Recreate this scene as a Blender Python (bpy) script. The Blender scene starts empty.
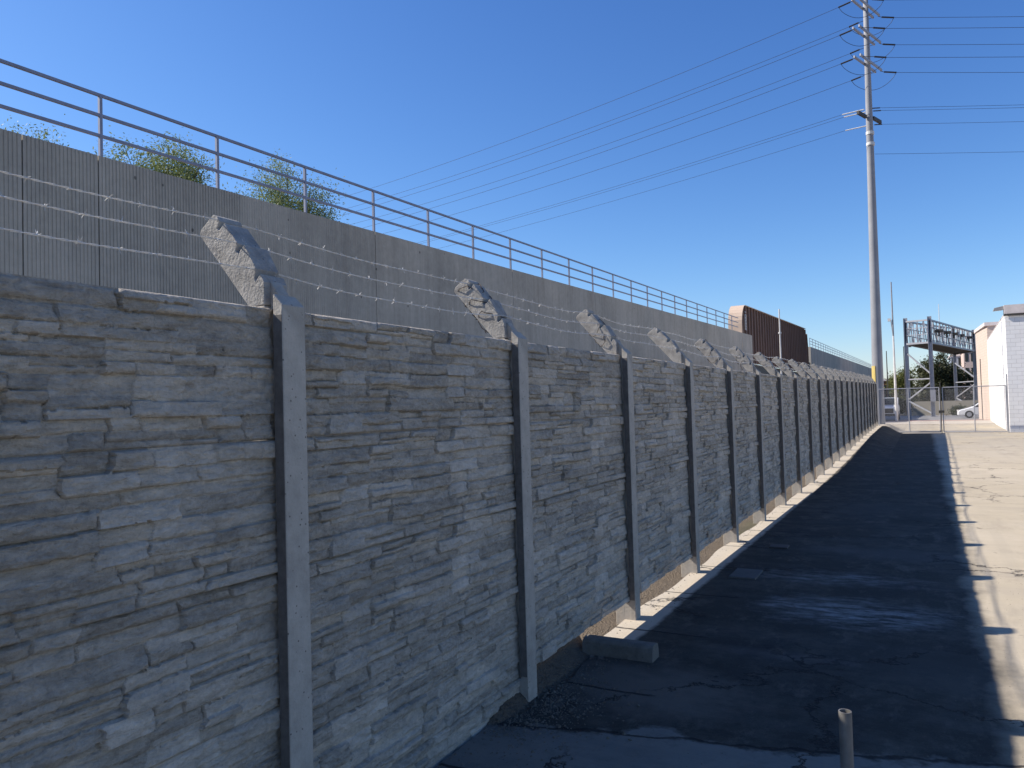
import bpy, bmesh, math, random
import numpy as np
from mathutils import Vector, Matrix
R = math.radians
random.seed(7); rng = np.random.default_rng(11)
SC = bpy.context.scene; COL = SC.collection

# ------------------------------------------------------------------ camera
FPX, YAW, PITCH, ROLL = 766.9, .4911, .0294, -.0276
fwd = Vector((-math.sin(YAW)*math.cos(PITCH), math.cos(YAW)*math.cos(PITCH), math.sin(PITCH)))
rt0 = fwd.cross(Vector((0, 0, 1))).normalized(); up0 = rt0.cross(fwd)
crt = math.cos(ROLL)*rt0 + math.sin(ROLL)*up0
cup = -math.sin(ROLL)*rt0 + math.cos(ROLL)*up0
cam = bpy.data.objects.new('camera', bpy.data.cameras.new('camera')); COL.objects.link(cam)
cam.matrix_world = Matrix((crt, cup, -fwd)).transposed().to_4x4()
cam.data.sensor_width = 36; cam.data.lens = FPX*36/1024
cam.data.clip_start = .05; cam.data.clip_end = 9000
SC.camera = cam

# ------------------------------------------------------------------ light
SUN = Vector((-1.17, -.30, 1.0)).normalized()
EL = math.asin(SUN.z); AZ = math.atan2(SUN.x, SUN.y)
w = bpy.data.worlds.new('World'); SC.world = w; w.use_nodes = True
nt = w.node_tree; bg = nt.nodes['Background']
sky = nt.nodes.new('ShaderNodeTexSky'); sky.sky_type = 'NISHITA'; sky.sun_disc = False
sky.sun_elevation = EL; sky.sun_rotation = AZ
sky.air_density = 1.0; sky.dust_density = .3; sky.ozone_density = 3.0; sky.altitude = 50
# clear deep-blue winter sky: per-channel response curve on the sky itself
sp_ = nt.nodes.new('ShaderNodeSeparateColor'); cb_ = nt.nodes.new('ShaderNodeCombineColor'); nt.links.new(sky.outputs[0], sp_.inputs[0])
for i_, (k_, g_) in enumerate(((1.58, 1.43), (1.36, 1.22), (1.33, .97))):
    a_ = nt.nodes.new('ShaderNodeMath'); a_.operation = 'MULTIPLY'; a_.inputs[1].default_value = .08
    b_ = nt.nodes.new('ShaderNodeMath'); b_.operation = 'POWER'; b_.inputs[1].default_value = g_
    c_ = nt.nodes.new('ShaderNodeMath'); c_.operation = 'MULTIPLY'; c_.inputs[1].default_value = k_/.10
    nt.links.new(sp_.outputs[i_], a_.inputs[0]); nt.links.new(a_.outputs[0], b_.inputs[0]); nt.links.new(b_.outputs[0], c_.inputs[0]); nt.links.new(c_.outputs[0], cb_.inputs[i_])
nt.links.new(cb_.outputs[0], bg.inputs[0]); bg.inputs[1].default_value = .10
sl = bpy.data.lights.new('sun', 'SUN'); sl.energy = 5.0; sl.angle = R(.53); sl.color = (1, .94, .85)
so = bpy.data.objects.new('sun', sl); COL.objects.link(so)
so.rotation_euler = SUN.to_track_quat('Z', 'Y').to_euler(); so.location = (-20, -10, 30)
SC.view_settings.view_transform = 'Standard'; SC.view_settings.look = 'None'
SC.view_settings.exposure = 0.6; SC.view_settings.gamma = 1; SC.view_settings.use_curve_mapping = False

# ------------------------------------------------------------------ helpers
def ray(x, y):
    return fwd + crt*((x-512)/FPX) - cup*((y-384)/FPX)
def atY(x, y, Y):
    r = ray(x, y); return r*(Y/r.y)
def atX(x, y, X):
    r = ray(x, y); return r*(X/r.x)
def smooth(a, b, t):
    t = min(1, max(0, (t-a)/(b-a))); return t*t*(3-2*t)
def interp(x, xs, ys): return float(np.interp(x, xs, ys))
def rise_top(Y): return interp(Y, [0, 12, 20, 28, 37, 46], [0, 0, .09, .17, .25, .31])
def rise_gnd(Y): return interp(Y, [0, 15, 19, 23, 28, 33, 40, 46, 52], [0, 0, .02, .08, .19, .29, .38, .42, 0])
def gz(x, y):
    yy = min(max(y, -30), 130)
    z = -1.665 - .0054*(yy-2.04)
    z += rise_gnd(y)*(1-smooth(-1.75, -.9, x))
    return z

class MB:
    """collects shapes, then links them as ONE mesh object"""
    def __init__(s): s.v = []; s.f = []
    def add(s, vs, fs):
        n = len(s.v); s.v += [tuple(v) for v in vs]; s.f += [tuple(i+n for i in f) for f in fs]
    def box(s, x0, y0, z0, x1, y1, z1):
        s.add([(x0,y0,z0),(x1,y0,z0),(x1,y1,z0),(x0,y1,z0),(x0,y0,z1),(x1,y0,z1),(x1,y1,z1),(x0,y1,z1)],
              [(0,3,2,1),(4,5,6,7),(0,1,5,4),(1,2,6,5),(2,3,7,6),(3,0,4,7)])
    def prism(s, poly, a, b, axis='y'):
        """poly in the plane across axis, extruded from a to b"""
        def P(p, t):
            return (p[0], t, p[1]) if axis == 'y' else ((p[0], p[1], t) if axis == 'z' else (t, p[0], p[1]))
        n = len(poly)
        s.add([P(p, a) for p in poly]+[P(p, b) for p in poly],
              [tuple(range(n))[::-1], tuple(range(n, 2*n))]+[(i, (i+1) % n, n+(i+1) % n, n+i) for i in range(n)])
    def tube(s, pts, r, n=8, caps=True):
        pts = [Vector(p) for p in pts]; rs = r if hasattr(r, '__len__') else [r]*len(pts)
        base = len(s.v); prev = None
        for i, p in enumerate(pts):
            t = (pts[min(i+1, len(pts)-1)]-pts[max(i-1, 0)]).normalized()
            if prev is None:
                a = t.cross(Vector((0, 0, 1)) if abs(t.z) < .9 else Vector((1, 0, 0))).normalized()
            else:
                a = (prev - t*prev.dot(t)).normalized()
            prev = a; b = t.cross(a)
            for k in range(n):
                th = 2*math.pi*k/n
                s.v.append(tuple(p + rs[i]*(math.cos(th)*a+math.sin(th)*b)))
        for i in range(len(pts)-1):
            for k in range(n):
                q = base+i*n; k2 = (k+1) % n
                s.f.append((q+k, q+k2, q+n+k2, q+n+k))
        if caps:
            s.f.append(tuple(base+k for k in range(n))[::-1])
            s.f.append(tuple(base+(len(pts)-1)*n+k for k in range(n)))
    def bar(s, p, q, wd, ht=None):
        """rectangular bar from p to q"""
        p, q = Vector(p), Vector(q); ht = ht or wd; t = (q-p).normalized()
        a = t.cross(Vector((0, 0, 1)) if abs(t.z) < .95 else Vector((0, 1, 0))).normalized(); b = t.cross(a)
        vs = []
        for c in (p, q):
            for u, v_ in ((-1,-1),(1,-1),(1,1),(-1,1)): vs.append(c+a*u*wd/2+b*v_*ht/2)
        s.add(vs, [(0,3,2,1),(4,5,6,7),(0,1,5,4),(1,2,6,5),(2,3,7,6),(3,0,4,7)])
    def mesh(s, name, mat, smoothf=False):
        me = bpy.data.meshes.new(name); me.from_pydata(s.v, [], s.f)
        bm = bmesh.new(); bm.from_mesh(me); bmesh.ops.recalc_face_normals(bm, faces=bm.faces); bm.to_mesh(me); bm.free()
        me.materials.append(mat)
        if smoothf: me.polygons.foreach_set('use_smooth', [True]*len(me.polygons))
        return me
    def build(s, name, mat, parent=None, loc=(0, 0, 0), smoothf=False, bevel=0, world=True):
        """verts in world coordinates relative to loc; parent must be unrotated"""
        return link(name, s.mesh(name, mat, smoothf), parent, loc, bevel)
def wloc(o):
    v = Vector((0, 0, 0))
    while o: v = v+o.location; o = o.parent
    return v
def link(name, me, parent=None, loc=(0, 0, 0), bevel=0):
    o = bpy.data.objects.new(name, me); COL.objects.link(o); loc = Vector(loc)
    if parent: o.parent = parent; o.location = loc - wloc(parent)
    else: o.location = loc
    if bevel:
        m = o.modifiers.new('bevel', 'BEVEL'); m.width = bevel; m.segments = 2; m.limit_method = 'ANGLE'; m.angle_limit = R(40)
    return o
def empty(name, loc): 
    o = bpy.data.objects.new(name, None); COL.objects.link(o); o.location = loc; o.empty_display_size = .2; return o
def tag(o, label, cat, group=None, kind=None):
    if label: o['label'] = label
    if cat: o['category'] = cat
    if group: o['group'] = group
    if kind: o['kind'] = kind
    return o
def structure(o): o['kind'] = 'structure'; return o

# ------------------------------------------------------------------ materials
class N:
    def __init__(s, name):
        s.m = bpy.data.materials.new(name); s.m.use_nodes = True; s.t = s.m.node_tree
        s.b = s.t.nodes['Principled BSDF']; s.b.inputs['Roughness'].default_value = .85
        s.b.inputs['Specular IOR Level'].default_value = .3
    def n(s, typ, **kw):
        nd = s.t.nodes.new(typ)
        for k, v in kw.items(): setattr(nd, k, v)
        return nd
    def L(s, a, b): s.t.links.new(a, b)
    def setin(s, sock, v):
        if isinstance(v, bpy.types.NodeSocket): s.L(v, sock)
        elif isinstance(v, (tuple, list)) and len(v) == 3 and sock.type == 'RGBA': sock.default_value = (*v, 1)
        else: sock.default_value = v
    def obj(s): return s.n('ShaderNodeTexCoord').outputs['Object']
    def pos(s): return s.n('ShaderNodeNewGeometry').outputs['Position']
    def mapv(s, v, sc=(1, 1, 1), loc=(0, 0, 0), rot=(0, 0, 0)):
        m = s.n('ShaderNodeMapping'); s.L(v, m.inputs[0]); m.inputs['Scale'].default_value = sc
        m.inputs['Location'].default_value = loc; m.inputs['Rotation'].default_value = rot; return m.outputs[0]
    def noise(s, v, sc, det=6, rough=.6, dist=0, col=False):
        t = s.n('ShaderNodeTexNoise'); s.L(v, t.inputs['Vector']); t.inputs['Scale'].default_value = sc
        t.inputs['Detail'].default_value = det; t.inputs['Roughness'].default_value = rough; t.inputs['Distortion'].default_value = dist
        return t.outputs['Color' if col else 'Fac']
    def vor(s, v, sc, feat='F1', out='Distance', rnd=1):
        t = s.n('ShaderNodeTexVoronoi', feature=feat); s.L(v, t.inputs['Vector']); t.inputs['Scale'].default_value = sc
        t.inputs['Randomness'].default_value = rnd; return t.outputs[out]
    def rng(s, v, a, b, c=0, d=1, sm=False):
        t = s.n('ShaderNodeMapRange'); t.interpolation_type = 'SMOOTHSTEP' if sm else 'LINEAR'
        s.L(v, t.inputs[0])
        for i, k in enumerate((a, b, c, d)): t.inputs[1+i].default_value = k
        return t.outputs[0]
    def math(s, op, a, b=0, c=None):
        t = s.n('ShaderNodeMath', operation=op); s.setin(t.inputs[0], a); s.setin(t.inputs[1], b)
        if c is not None: s.setin(t.inputs[2], c)
        return t.outputs[0]
    def mix(s, f, a, b, mode='MIX'):
        t = s.n('ShaderNodeMix', data_type='RGBA', blend_type=mode); s.setin(t.inputs[0], f)
        s.setin(t.inputs[6], a); s.setin(t.inputs[7], b); return t.outputs[2]
    def sep(s, v):
        t = s.n('ShaderNodeSeparateXYZ'); s.L(v, t.inputs[0]); return t.outputs
    def color(s, c): s.setin(s.b.inputs['Base Color'], c); return s
    def bump(s, h, dist=.01, st=1.0, nrm=None):
        t = s.n('ShaderNodeBump'); t.inputs['Distance'].default_value = dist; t.inputs['Strength'].default_value = st
        s.L(h, t.inputs['Height'])
        if nrm: s.L(nrm, t.inputs['Normal'])
        s.L(t.outputs[0], s.b.inputs['Normal']); return t.outputs[0]

def concrete(name, c, vary=.2, spots=0, streak=.0, scale=1, bump=.004):
    m = N(name); p = m.obj()
    n1 = m.noise(p, 1.3*scale, 8, .65); n2 = m.noise(p, 14*scale, 6, .7)
    k = m.math('ADD', m.rng(n1, .25, .75, -vary, vary), m.rng(n2, .3, .7, -vary*.6, vary*.6))
    if streak:
        n3 = m.noise(m.mapv(p, (5, 5, .25)), 1.4, 5, .6); k = m.math('ADD', k, m.rng(n3, .35, .65, -streak, streak))
    k = m.math('ADD', k, 1.0)
    col = m.mix(1.0, c, m.mix(0, k, (0, 0, 0)), 'MULTIPLY')
    if spots:
        d = m.vor(p, 45, 'F1'); r = m.vor(p, 45, 'F1', 'Color')
        big = m.rng(m.sep(r)[0], .75, .78)
        sp = m.math('MULTIPLY', m.rng(d, .10, .2, 1, 0), big)
        col = m.mix(m.math('MULTIPLY', sp, spots), col, (c[0]*.25, c[1]*.25, c[2]*.25))
    m.color(col)
    m.bump(m.math('ADD', n2, m.math('MULTIPLY', m.noise(p, 90*scale, 3, .6), .5)), bump, .8)
    m.b.inputs['Roughness'].default_value = .9
    return m.m
def plain(name, c, rough=.6, metal=0, vary=.12, sc=3, bump=0):
    m = N(name); p = m.obj(); n1 = m.noise(p, sc, 6, .65)
    k = m.rng(n1, .3, .7, 1-vary, 1+vary)
    m.color(m.mix(1.0, c, m.mix(0, k, (0, 0, 0)), 'MULTIPLY'))
    m.b.inputs['Roughness'].default_value = rough; m.b.inputs['Metallic'].default_value = metal
    if bump: m.bump(n1, bump, .5)
    return m.m

M_post = concrete('post_concrete', (.42, .375, .315), .24, spots=.9, bump=.007)
M_arm = concrete('arm_concrete', (.37, .345, .31), .42, spots=1.0, bump=.012)
def wall_mat():
    m = N('viaduct_concrete_face'); p = m.pos(); X, Y, Z = m.sep(p)
    n1 = m.noise(p, .45, 8, .65); n2 = m.noise(p, 6, 8, .7); st = m.noise(m.mapv(p, (1, 1.6, .10)), 1.0, 7, .7); st2 = m.noise(m.mapv(p, (1, 6, .3)), 1.2, 5, .6)
    k = m.math('ADD', m.rng(n1, .3, .7, -.16, .16), m.rng(n2, .3, .7, -.10, .10)); k = m.math('ADD', k, m.rng(st, .35, .65, -.10, .10)); k = m.math('ADD', k, m.rng(st2, .35, .65, -.06, .06)); k = m.math('ADD', k, 1)
    c = m.mix(m.rng(m.noise(p, .16, 5, .6), .45, .6), (.40, .36, .30), (.46, .405, .33)); c = m.mix(1.0, c, m.mix(0, k, (0, 0, 0)), 'MULTIPLY')
    c = m.mix(m.math('MULTIPLY', m.rng(st, .56, .70), .45), c, (.26, .235, .20))
    q = m.n('ShaderNodeCombineXYZ'); m.L(m.math('MULTIPLY', Y, 1.63), q.inputs[0]); m.L(m.math('MULTIPLY', m.math('SUBTRACT', Z, m.math('MULTIPLY', Y, .0148)), 1.25), q.inputs[1])
    d = m.vor(q.outputs[0], 1, rnd=.25); c = m.mix(m.rng(d, .035, .05, .75, 0), c, (.08, .07, .06))
    m.color(c); m.bump(n2, .006, .8); m.b.inputs['Roughness'].default_value = .92; return m.m
M_wall = wall_mat()
M_stop = concrete('stop_concrete', (.17, .155, .13), .4, spots=.5, bump=.006)
M_slab = concrete('slab_concrete', (.33, .32, .31), .2, bump=.003)
M_rail = plain('rail_grey_paint', (.24, .25, .31), .5, .3)
M_galv = plain('galvanised', (.34, .34, .36), .55, .3)
M_wire = plain('wire_zinc', (.55, .54, .52), .6, .1)
M_tie = plain('tie_wire_dark', (.07, .055, .045), .6, .3)
M_pole = plain('pole_steel', (.27, .27, .285), .75, 0, sc=.8)
M_cable = plain('cable', (.03, .03, .035), .6)
M_ins = plain('insulator', (.035, .035, .04), .4)
M_yellow = plain('yellow_guard', (.55, .42, .14), .5)
M_rubber = plain('rubber', (.02, .02, .02), .8)
M_white_car = plain('white_car_paint', (.75, .75, .76), .25, vary=.03)
M_glass = plain('dark_glass', (.02, .025, .03), .08, vary=0)
M_lamp = plain('lamp_grey', (.25, .25, .26), .5)
M_bark = plain('bark', (.10, .075, .055), .9, sc=8)
M_pale = plain('pale_paint', (.6, .58, .55), .6)
M_red = plain('red_oxide', (.22, .05, .04), .8)
M_dark = plain('dark_metal', (.06, .055, .05), .6, .2)

# ---- fence panel: cast ledge stone
def panel_mat():
    m = N('ledgestone_concrete'); p = m.pos(); a = m.n('ShaderNodeAttribute', attribute_name='tone').outputs['Fac']
    n1 = m.noise(m.mapv(p, (1, 1, 2.2)), 1.6, 8, .7, .4); n2 = m.noise(m.mapv(p, (1, 1, 3)), 11, 8, .72, .5); n3 = m.noise(p, 60, 4, .7)
    n4 = m.noise(m.mapv(p, (1, 1, .35)), 3.0, 6, .6)
    k = m.math('ADD', m.rng(n1, .3, .7, -.24, .24), m.rng(n2, .3, .7, -.34, .34))
    k = m.math('ADD', k, m.rng(n3, .3, .7, -.16, .16)); k = m.math('ADD', k, m.rng(a, 0, 1, -.28, .22))
    k = m.math('ADD', k, 1.22)
    col = m.mix(1.0, (.43, .375, .305), m.mix(0, k, (0, 0, 0)), 'MULTIPLY')
    col = m.mix(m.rng(n4, .56, .78, 0, .5), col, (.27, .235, .185))           # damp and lichen stains
    col = m.mix(m.rng(m.noise(p, 4.3, 7, .75), .60, .75, 0, .35), col, (.58, .52, .43))      # lime bloom
    m.color(col); m.b.inputs['Roughness'].default_value = .92
    h = m.math('ADD', n2, m.math('MULTIPLY', n3, .6))
    m.bump(h, .022, 1)
    return m.m
M_panel = panel_mat()

# ---- ground materials
def dirt_mat():
    m = N('dirt'); p = m.pos(); n1 = m.noise(p, 1.1, 8, .7); n2 = m.noise(p, 18, 8, .75); n3 = m.vor(p, 55)
    col = m.mix(n1, (.13, .10, .072), (.23, .185, .135)); col = m.mix(m.rng(n2, .35, .7, 0, .6), col, (.09, .072, .055))
    col = m.mix(m.rng(m.noise(p, .35, 6, .6), .56, .64, 0, .6), col, (.11, .115, .06))
    m.color(col); m.bump(m.math('ADD', n2, m.math('MULTIPLY', n3, .5)), .05, 1); m.b.inputs['Roughness'].default_value = .95
    return m.m
M_dirt = dirt_mat()
def lot_mat():
    m = N('lot_paving'); p = m.pos()
    wob = m.noise(p, .9, 6, .65); wob2 = m.noise(p, 5.0, 5, .6)
    X, Y, Z = m.sep(p)
    wx = m.math('ADD', X, m.math('ADD', m.rng(wob, .25, .75, -.10, .10), m.rng(wob2, .25, .75, -.03, .03)))
    wxs = m.math('ADD', X, m.rng(wob2, .25, .75, -.02, .02))
    wy = m.math('ADD', Y, m.math('ADD', m.rng(wob, .25, .75, -.35, .35), m.rng(wob2, .25, .75, -.08, .08)))
    fine = m.noise(p, 42, 6, .8); med = m.noise(p, 2.3, 8, .7); strk = m.noise(m.mapv(p, (.35, 1.6, 1)), 2.0, 7, .7)
    big = m.noise(p, .33, 6, .6)
    # worn tan lot
    lot = m.mix(med, (.39, .325, .235), (.51, .43, .305)); lot = m.mix(m.rng(strk, .45, .75, 0, .55), lot, (.33, .28, .22))
    lot = m.mix(m.rng(big, .42, .62, 0, .5), lot, (.54, .46, .35))
    tyre = m.math('MULTIPLY', m.rng(m.noise(m.mapv(p, (4.2, .07, 1)), 1.0, 4, .6), .5, .66, 0, .12), m.rng(big, .3, .6))
    lot = m.mix(tyre, lot, (.22, .195, .17))
    lot = m.mix(m.rng(fine, .6, .8, 0, .45), lot, (.2, .18, .16))
    lot = m.mix(m.rng(m.noise(p, 9, 3, .5), .70, .76, 0, .5), lot, (.15, .13, .12))
    lot = m.mix(m.math('MULTIPLY', m.rng(wy, 22, 40, 0, .55), m.rng(big, .35, .55)), lot, (.27, .245, .21))
    lot = m.mix(m.rng(m.noise(m.mapv(p, (.9, .35, 1)), 1.1, 8, .75), .52, .66, 0, .5), lot, (.30, .25, .19))
    lot = m.mix(m.rng(m.noise(p, 3.7, 8, .8), .58, .70, 0, .35), lot, (.58, .49, .37))
    # asphalt lane, its tone darkened to paint in the fence's shadow
    asp_shade = m.mix(med, (.022, .020, .017), (.055, .050, .040)); asp_shade = m.mix(m.rng(strk, .5, .72, 0, .8), asp_shade, (.070, .066, .058))
    asp_shade = m.mix(m.rng(fine, .62, .8, 0, .5), asp_shade, (.10, .098, .09))
    asp_shade = m.mix(m.rng(big, .5, .62, 0, .45), asp_shade, (.022, .022, .026))
    patch = m.rng(m.noise(p, 1.7, 10, .8), .47, .60); asp_shade = m.mix(m.math('MULTIPLY', patch, .65), asp_shade, (.095, .084, .066))
    agg = m.rng(m.vor(p, 90), .0, .35, 1, 0); asp_shade = m.mix(m.math('MULTIPLY', agg, .35), asp_shade, (.13, .12, .105))
    dust = m.math('MULTIPLY', m.rng(m.noise(m.mapv(p, (1, .5, 1)), 3.3, 9, .8), .53, .68), .75); asp_shade = m.mix(dust, asp_shade, (.15, .13, .10))
    # pale spills on the lane
    def blob(cx, cy, rx, ry, k=1.0):
        q = m.mapv(p, (1/rx, 1/ry, 0), (-cx/rx, -cy/ry, 0)); l = m.n('ShaderNodeVectorMath', operation='LENGTH'); m.L(q, l.inputs[0])
        d = m.math('ADD', l.outputs['Value'], m.rng(wob2, .2, .8, -.5, .5))
        return m.math('MULTIPLY', m.rng(d, .35, 1.1, k, 0), 1)
    spl = m.math('MULTIPLY', m.rng(m.noise(m.mapv(p, (.8, 2.2, 1)), 4.5, 8, .75), .42, .62), m.math('MAXIMUM', blob(-.55, 6.55, .75, .5), blob(-.75, 7.8, .8, .35, .7)))
    asp_shade = m.mix(m.math('MULTIPLY', spl, .85), asp_shade, (.36, .34, .31))
    asp_shade = m.mix(blob(-1.5, 4.35, .7, .5, .8), asp_shade, (.15, .125, .10))
    asp_shade = m.mix(blob(-.85, 5.3, .55, .1, .5), asp_shade, (.12, .11, .10))
    asp_shade = m.mix(blob(-.3, 9.2, 1.1, .5, .6), asp_shade, (.10, .095, .085))
    asp_shade = m.mix(blob(-.9, 13, 1.0, 1.2, .5), asp_shade, (.075, .07, .06)); asp_shade = m.mix(blob(.0, 5.4, .5, .5, .5), asp_shade, (.075, .07, .06))
    # pale concrete footing strip beside the fence
    con = m.mix(med, (.43, .37, .29), (.56, .48, .37)); con = m.mix(m.rng(fine, .55, .8, 0, .6), con, (.28, .25, .21))
    con = m.mix(m.rng(m.noise(p, 7, 5, .7), .6, .72, 0, .5), con, (.30, .27, .23))
    # near slab
    slab = m.mix(med, (.15, .135, .115), (.26, .235, .195)); slab = m.mix(m.rng(fine, .58, .8, 0, .7), slab, (.27, .26, .25))
    slab = m.mix(m.rng(strk, .5, .7, 0, .4), slab, (.065, .065, .072))
    # mask for the painted shadow tone, edges set to the fence shadow's edges
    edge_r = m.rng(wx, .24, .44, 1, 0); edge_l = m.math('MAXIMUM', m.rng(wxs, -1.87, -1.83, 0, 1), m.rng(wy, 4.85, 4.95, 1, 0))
    col = m.mix(edge_r, lot, asp_shade)
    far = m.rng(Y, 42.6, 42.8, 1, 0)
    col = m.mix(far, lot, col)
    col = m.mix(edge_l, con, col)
    yl = m.math('SUBTRACT', wy, m.math('MULTIPLY', X, .20))        # edge of near slab
    nearm = m.rng(yl, 4.05, 4.13, 1, 0)
    col = m.mix(nearm, col, slab)
    slabn = m.rng(m.noise(p, 6, 9, .8), .5, .68, 0, .5)
    col = m.mix(m.math('MULTIPLY', nearm, slabn), col, (.10, .088, .072))
    # joints and cracks
    wob3 = m.noise(p, 3.1, 4, .6)
    jl = m.math('ABSOLUTE', m.math('SUBTRACT', m.math('ADD', m.math('SUBTRACT', Y, m.math('MULTIPLY', X, .23)), m.rng(wob3, .3, .7, -.05, .05)), 4.02))
    crack = m.rng(jl, .006, .022, 1, 0)
    q = m.n('ShaderNodeVectorMath', operation='ADD'); m.L(p, q.inputs[0])
    nn = m.noise(p, 2.2, 6, .7, col=True); sc = m.n('ShaderNodeVectorMath', operation='SCALE'); m.L(nn, sc.inputs[0]); sc.inputs[3].default_value = .9; m.L(sc.outputs[0], q.inputs[1])
    ve = m.vor(m.mapv(q.outputs[0], (1, 1, 0)), .55, 'DISTANCE_TO_EDGE')
    crk2 = m.math('MULTIPLY', m.rng(ve, .002, .009, 1, 0), m.rng(m.noise(p, .8, 3), .45, .55))
    ym = m.math('MULTIPLY', m.math('FRACT', m.math('DIVIDE', m.math('ADD', Y, m.rng(wob3, .3, .7, -.02, .02)), 1.22)), 1.22)
    jt = m.math('MULTIPLY', m.rng(m.math('ABSOLUTE', m.math('SUBTRACT', ym, .6)), .008, .016, 1, 0), m.rng(X, -1.45, -1.4, 1, 0))
    ck = m.math('MAXIMUM', m.math('MAXIMUM', crack, crk2), jt)
    col = m.mix(m.math('MULTIPLY', ck, .85), col, (.012, .012, .014))
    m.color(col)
    h = m.math('ADD', m.math('MULTIPLY', fine, .6), m.math('MULTIPLY', med, .8)); h = m.math('SUBTRACT', h, m.math('MULTIPLY', ck, 1.2))
    m.bump(h, .012, .8); m.b.inputs['Roughness'].default_value = .88; m.b.inputs['Specular IOR Level'].default_value = .25
    return m.m
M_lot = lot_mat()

# ------------------------------------------------------------------ terrain
def grid(name, xs, ys, zf, mat):
    me = bpy.data.meshes.new(name); nx = len(xs)
    me.from_pydata([(x, y, zf(x, y)) for y in ys for x in xs], [],
                   [(j*nx+i, j*nx+i+1, (j+1)*nx+i+1, (j+1)*nx+i) for j in range(len(ys)-1) for i in range(nx-1)])
    me.materials.append(mat); me.polygons.foreach_set('use_smooth', [True]*len(me.polygons))
    return structure(link(name, me))
def lumps(x, y): return .012*math.sin(x*7+y*3.1)*math.sin(y*5.3-x*2)+.008*math.sin(x*17+y*11)*math.sin(y*19)
def zsoil(x, y):
    z = gz(x, y)-.005
    if -3.3 < x < -1.6 and -3 < y < 60:
        fall = 1-smooth(-2.10, -1.98, x)
        z += fall*(1-smooth(4.55, 5.05, y))*.10*(smooth(3.4, 3.7, y) if x > -2.15 else 1)
        z += .19*(1-smooth(-2.2, -2.11, x))*smooth(3.2, 3.6, y)*(1-smooth(4.9, 5.03, y)) + lumps(x, y)*(1-smooth(-2.2, -1.9, x))  # rear mound added to block sun coming under the panel
        z -= (1-smooth(5, 5.4, y) < .5)*.02*(1-smooth(-2.15, -2.0, x))
    return z
xs = [-3000, -800, -200, -60, -20, -10, -6, -4]+list(np.arange(-3.4, -1.5, .05))+[-1.3, -1, -.8, -.5, 0, 1, 4, 20, 60, 200, 800, 3000]
ys = [-600, -100, -20, -8, -4]+list(np.arange(-2, 12, .06))+list(np.arange(12, 52, .3))+[54, 60, 80, 100, 130, 200, 500, 1500, 6000]
grid('ground', xs, ys, lambda x, y: zsoil(x, y)-.02, M_dirt)
# paving with an uneven left edge along the fence
def left_edge(y):
    e = -2.10+.018*math.sin(y*1.9)+.012*math.sin(y*4.7+1)
    k = .5*smooth(3.5, 3.75, y)*(1-smooth(4.75, 5.1, y))
    return e+.20*k+.03*k*math.sin(y*9)+.04*(1-smooth(3.4, 3.6, y))
pys = list(np.arange(-6, 14, .08))+list(np.arange(14, 48, .3))+[50, 54, 58]
ux = [0, .02, .06, .1, .16, .22, .3, .4, .55, .7, .9, 1.15, 1.5, 2, 3, 5, 10, 30]
me = bpy.data.meshes.new('parking_lot')
vs = [(left_edge(y)+u, y, gz(left_edge(y)+u, y)+.004) for y in pys for u in ux]; nx = len(ux)
fs = [(j*nx+i, j*nx+i+1, (j+1)*nx+i+1, (j+1)*nx+i) for j in range(len(pys)-1) for i in range(nx-1)]
nb = len(vs); vs += [(left_edge(y), y, gz(left_edge(y), y)-.06) for y in pys]
fs += [(j*nx, (j+1)*nx, nb+j+1, nb+j) for j in range(len(pys)-1)]
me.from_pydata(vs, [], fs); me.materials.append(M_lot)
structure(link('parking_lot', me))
# street beyond the gate
M_road = N('street_asphalt'); _p = M_road.pos(); M_road.color(M_road.mix(M_road.noise(_p, .6, 6), (.19, .18, .175), (.27, .255, .24))); M_road = M_road.m
M_kerb = plain('kerb_red_paint', (.36, .15, .12), .8)
M_walk = concrete('walk_concrete', (.42, .37, .31), .12, scale=.3)
mb = MB(); mb.v = [(-40, 66, gz(0, 66)+.012), (60, 66, gz(0, 66)+.012), (60, 92, gz(0, 92)+.012), (-40, 92, gz(0, 92)+.012)]; mb.f = [(0, 1, 2, 3)]
structure(mb.build('street', M_road))
mb = MB(); mb.box(-40, 58, -2.2, 60, 65.4, -1.93); structure(mb.build('pavement', M_walk))
mb = MB(); mb.box(-40, 65.4, -2.25, 60, 65.8, -1.915); structure(mb.build('kerb', M_kerb))

# small stones on the soil by the fence
vs = []; fs = []
def pebble(c, r):
    n = len(vs); k = [Vector(v) for v in ((1,0,0),(-1,0,0),(0,1,0),(0,-1,0),(0,0,.7),(0,0,-.7))]
    rot = Matrix.Rotation(random.random()*6, 3, 'Z') @ Matrix.Rotation(random.random()*2, 3, 'X')
    for v in k:
        q = rot @ (v*r*random.uniform(.6, 1.1)); vs.append((c[0]+q.x, c[1]+q.y, c[2]+q.z))
    for f in ((0,2,4),(2,1,4),(1,3,4),(3,0,4),(2,0,5),(1,2,5),(3,1,5),(0,3,5)): fs.append(tuple(n+i for i in f))
for i in range(1500):
    y = random.choice([random.uniform(3.0, 5), random.uniform(3.4, 4.2), random.uniform(2, 14)]); x = -2.02-random.random()**1.2*.35 if y > 5.0 else random.gauss(-1.95, .14)
    if x > -1.45 or (x < -2.12 and y < 5): continue
    z = max(zsoil(x, y)-.02, gz(x, y)+.004 if x > left_edge(y) else -9)
    pebble((x, y, z), random.uniform(.003, .011))
for i in range(900):
    x = -2.02+abs(random.gauss(0, .22)); y = random.gauss(3.95, .3); pebble((x, y, gz(x, y)+.004), random.uniform(.002, .009) if random.random() < .95 else .016)
for i in range(900):
    x = random.uniform(-2, 1.5); y = random.uniform(2.6, 9); pebble((x, y, gz(x, y)+.004), random.uniform(.002, .006))
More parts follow.
